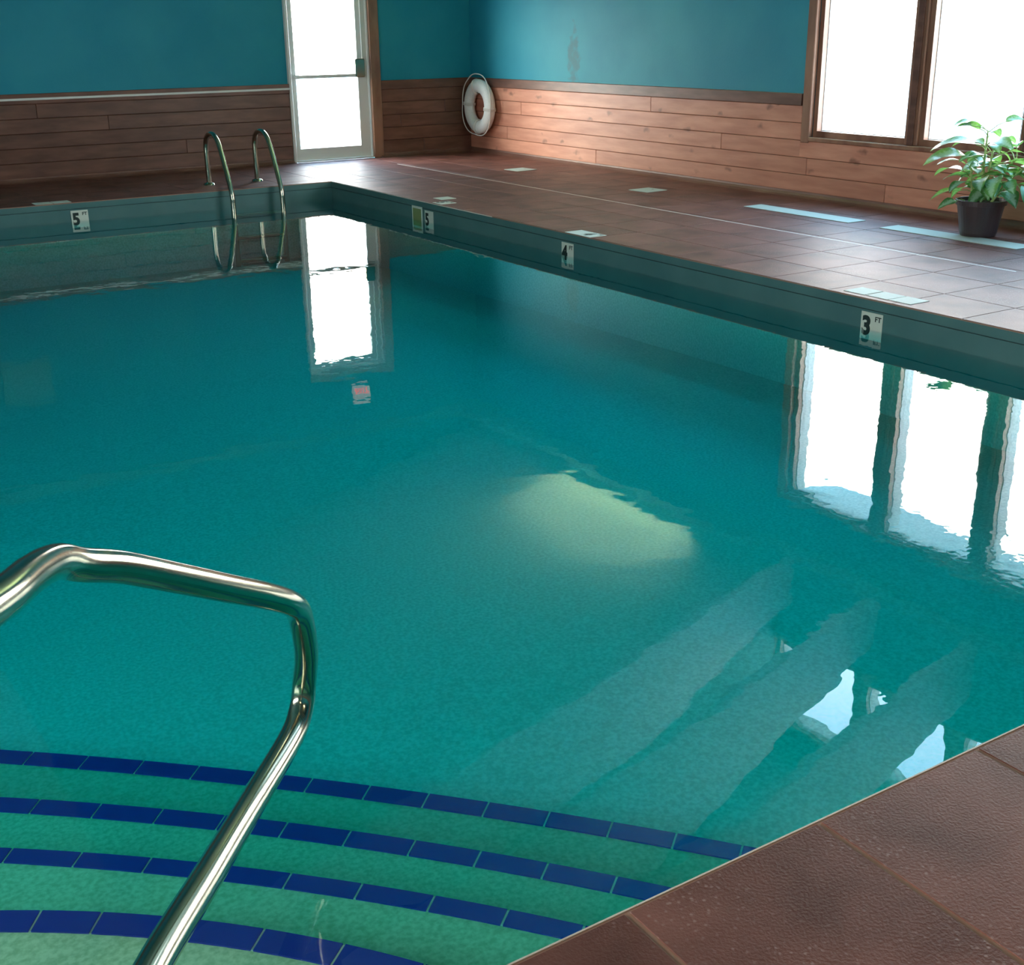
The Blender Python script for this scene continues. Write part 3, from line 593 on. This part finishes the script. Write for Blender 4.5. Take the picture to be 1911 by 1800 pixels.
# grab rope: bulges between four fixings, a loop above
rp = []
for k in range(64):
    a_ = 2 * PI * k / 64 + PI / 4 * 0
    rr = 0.318 + 0.034 * abs(math.sin(2 * (a_ - 0.1))) ** 1.5
    if 0.33 * PI < a_ < 0.80 * PI: rr += 0.055 * math.sin((a_ - 0.33 * PI) / (0.47 * PI) * PI)
    rp.append((-0.045, rr * math.cos(a_), rr * math.sin(a_)))
bm = bmesh.new(); tube(bm, rp, 0.0062, 8, closed=True); obj('grab_rope', bm, M['rope'], ring, smooth=True)
for a_ in (0.1, 0.1 + PI / 2 - 0.35, 0.1 + PI, 0.1 + 1.5 * PI):
    c0 = Vector((0, 0.232 * math.cos(a_), 0.232 * math.sin(a_))); dr = Vector((0, math.cos(a_), math.sin(a_)))
    lp = [c0 + dr * 0.084 * math.cos(q) + Vector((1, 0, 0)) * 0.066 * math.sin(q) for q in [2 * PI * j / 20 for j in range(20)]]
    bm = bmesh.new()
    for off in (-0.012, 0.0, 0.012):
        sh = Vector((0, -math.sin(a_), math.cos(a_))) * off; tube(bm, [q + sh for q in lp], 0.0055, 6, closed=True)
    obj('rope_band', bm, M['rope'], ring, smooth=True)
bm = bmesh.new(); tube(bm, [(0.080, 0, 0.20), (0.0, 0, 0.145), (-0.02, 0, 0.150), (-0.03, 0, 0.17)], 0.006, 8); obj('wall_hook', bm, M['steel'], ring, smooth=True)

# ------------------------------------------------------------------ potted plant
PX, PY = 7.43, 5.60
plant = tag(empty('potted_plant', (PX, PY, 0.006)), 'leafy variegated plant in a dark pot in front of the right-hand windows', 'plant')
pot = obj('pot', lathe([(0, 0.0), (0.118, 0.0), (0.125, 0.02), (0.158, 0.21), (0.170, 0.212), (0.172, 0.245), (0.160, 0.245), (0.155, 0.215), (0, 0.205)], 36), M['pot'], plant, smooth=False)
obj('soil', lathe([(0.154, 0.222), (0.08, 0.232), (0, 0.236)], 24), M['soil'], plant)
def leaf_mesh(L, Wd, droop, fold):
    bm = bmesh.new(); uvl = bm.loops.layers.uv.new('UVMap'); n_ = 8; grid = []
    for i in range(n_ + 1):
        t_ = i / n_; w_ = Wd * (math.sin(PI * min(1, t_ ** 0.8)) ** 0.75) * 0.5
        x = L * (math.sin(droop * t_) / droop); zc = -L * (1 - math.cos(droop * t_)) / droop
        row = []
        for j in range(-2, 3):
            s_ = j / 2
            row.append(bm.verts.new((x, w_ * s_, zc + abs(s_) * w_ * fold + 0.004 * math.sin(9 * t_ + j))))
        grid.append(row)
    for i in range(n_):
        for j in range(4):
            f = bm.faces.new([grid[i][j], grid[i + 1][j], grid[i + 1][j + 1], grid[i][j + 1]])
            for l, (a_, b2) in zip(f.loops, ((i, j), (i + 1, j), (i + 1, j + 1), (i, j + 1))): l[uvl].uv = (a_ / n_, b2 / 4)
    me = bpy.data.meshes.new('leaf'); bm.to_mesh(me); bm.free(); me.materials.append(M['leaf'])
    for p in me.polygons: p.use_smooth = True
    return me
LM = [leaf_mesh(0.22, 0.115, 1.0, 0.2), leaf_mesh(0.19, 0.10, 1.4, 0.25), leaf_mesh(0.26, 0.125, 1.2, 0.15), leaf_mesh(0.16, 0.09, 0.8, 0.3)]
CR = Vector((0.8429, -0.5379, 0))   # sideways as seen from the near end of the pool (plants face every way; used for placing the odd long shoots)
CF = Vector((0.534, 0.845, 0))
stems = [((0.0, 0.0), (-0.01, 0.70)), ((0.05, -0.02), (0.02, 0.60)), ((-0.04, 0.03), (-0.07, 0.45)), ((0.07, 0.03), (0.20, 0.52)), ((0.02, -0.06), (0.16, 0.38)), ((0.03, 0.06), (0.02, 0.40))]
def leaf_at(base, az, pitch, L=1.0, kind=0, pet=0.1, start=None):
    """petiole from the stem, then the blade"""
    if PX + base.x + math.cos(az) * (pet + 0.2 * L) > RX - 0.12: az = PI - az
    if PX + base.x + math.cos(az) * (pet + 0.2 * L) > RX - 0.12: L *= 0.7
    dr = Vector((math.cos(az) * math.cos(pitch), math.sin(az) * math.cos(pitch), math.sin(pitch)))
    tip = base + dr * pet
    bm = bmesh.new(); tube(bm, [base, base + dr * pet * 0.5 + Vector((0, 0, 0.01)), tip], 0.0035, 6)
    obj('leaf_stalk', bm, M['stem'], plant, smooth=True)
    o = bpy.data.objects.new('leaf', LM[kind]); C.objects.link(o); o.parent = plant; o.location = tip
    o.rotation_euler = (random.uniform(-0.5, 0.5), -pitch * 0.8, az); o.scale = (L, L, L)
for i, ((bx, by), (side_, ht)) in enumerate(stems):
    p0 = Vector((bx, by, 0.22)); top = CR * side_ + Vector((0, 0, ht)) + Vector((bx, by, 0)) * 0.5
    mid = (p0 + top) * 0.5 + Vector((0.01 * (-1) ** i, 0.015, 0))
    bm = bmesh.new(); path = catmull([p0, mid, top], 6); tube(bm, path, [0.011 - 0.005 * k / (len(path) - 1) for k in range(len(path))], 10)
    obj('stem', bm, M['stem'], plant, smooth=True)
    n_ = 11 if i < 2 else 9
    for k in range(n_):
        f = 0.38 + 0.62 * k / (n_ - 1); q = path[min(len(path) - 1, int(f * (len(path) - 1)))]
        az = k * 2.4 + i * 1.1; pt = -0.25 + 0.95 * f + random.uniform(-0.2, 0.2)
        if i == 0 and k >= n_ - 2: az = math.atan2(-CR.y, -CR.x) + random.uniform(-0.4, 0.4)
        leaf_at(q, az, pt, random.uniform(0.75, 1.05), random.randrange(4), random.uniform(0.05, 0.11))
azl = math.atan2(-CR.y, -CR.x); azr = math.atan2(CR.y, CR.x)
leaf_at(Vector((-0.04, 0.03, 0.50)), azl + 0.1, 0.45, 1.2, 2, 0.10); leaf_at(Vector((0.0, 0.0, 0.57)), azl - 0.2, 0.55, 1.25, 2, 0.08)
leaf_at(Vector((-0.10, 0.06, 0.24)), azl + 0.2, -0.02, 0.9, 3, 0.06)
leaf_at(Vector((0.0, 0, 0.70)), azl, 0.3, 0.9, 3, 0.13); leaf_at(Vector((0.0, 0, 0.70)), azr, 0.55, 0.9, 3, 0.12)
for q, dz in ((0.0, 0.45), (0.12, 0.38), (0.24, 0.42), (0.3, 0.32)):
    leaf_at(CR * q + Vector((0.02, 0, dz)), azr + random.uniform(-0.5, 0.5), 0.3 + random.uniform(-0.2, 0.4), 1.1, 2, 0.12)
    leaf_at(CR * q + Vector((0.02, 0, dz - 0.08)), azr - 1.3 + random.uniform(-0.5, 0.5), 0.1, 1.0, 0, 0.08)

# ------------------------------------------------------------------ added unseen lamps: warm fill behind the viewer, a ledge strip washing the ceiling
for i, (x, y) in enumerate(((-2.2, -1.2), (1.8, -1.6))):
    l = tag(empty('added_ceiling_light', (x, y, 3.2)), ('added warm fill panel, out of view, above the %s of the near deck' % ('left end', 'right end')[i]), 'lamp')  # out-of-view fixture made up to carry the added warm fill
    obj('housing', boxes((-0.62, 0.62, -0.17, 0.17, 0.0, 0.07)), M['alu'], l)
    obj('diffuser', boxes((-0.58, 0.58, -0.13, 0.13, -0.02, 0.0)), M['lamp'], l)
    area('added_ceiling_glow', (x, y, 3.17), (0, 0, 0), 1.1, 0.24, 32, (1, 0.82, 0.52))
    for dx in (-0.5, 0.5):
        bm = bmesh.new(); tube(bm, [(dx, 0, 0.07), (dx, 0, 1.9)], 0.006, 6); obj('hanger', bm, M['alu'], l)
la = area('added_ledge_light', (RX - 0.22, 10.1, 2.995), (0, 0, 0), 2.1, 0.05, 110, (1, 0.97, 0.55))  # strip light without a fixture, added for the warm glow on the ceiling
la.rotation_euler = Vector((-0.6, 0.0, 0.8)).to_track_quat('-Z', 'Y').to_euler(); la.data.spread = 2.4
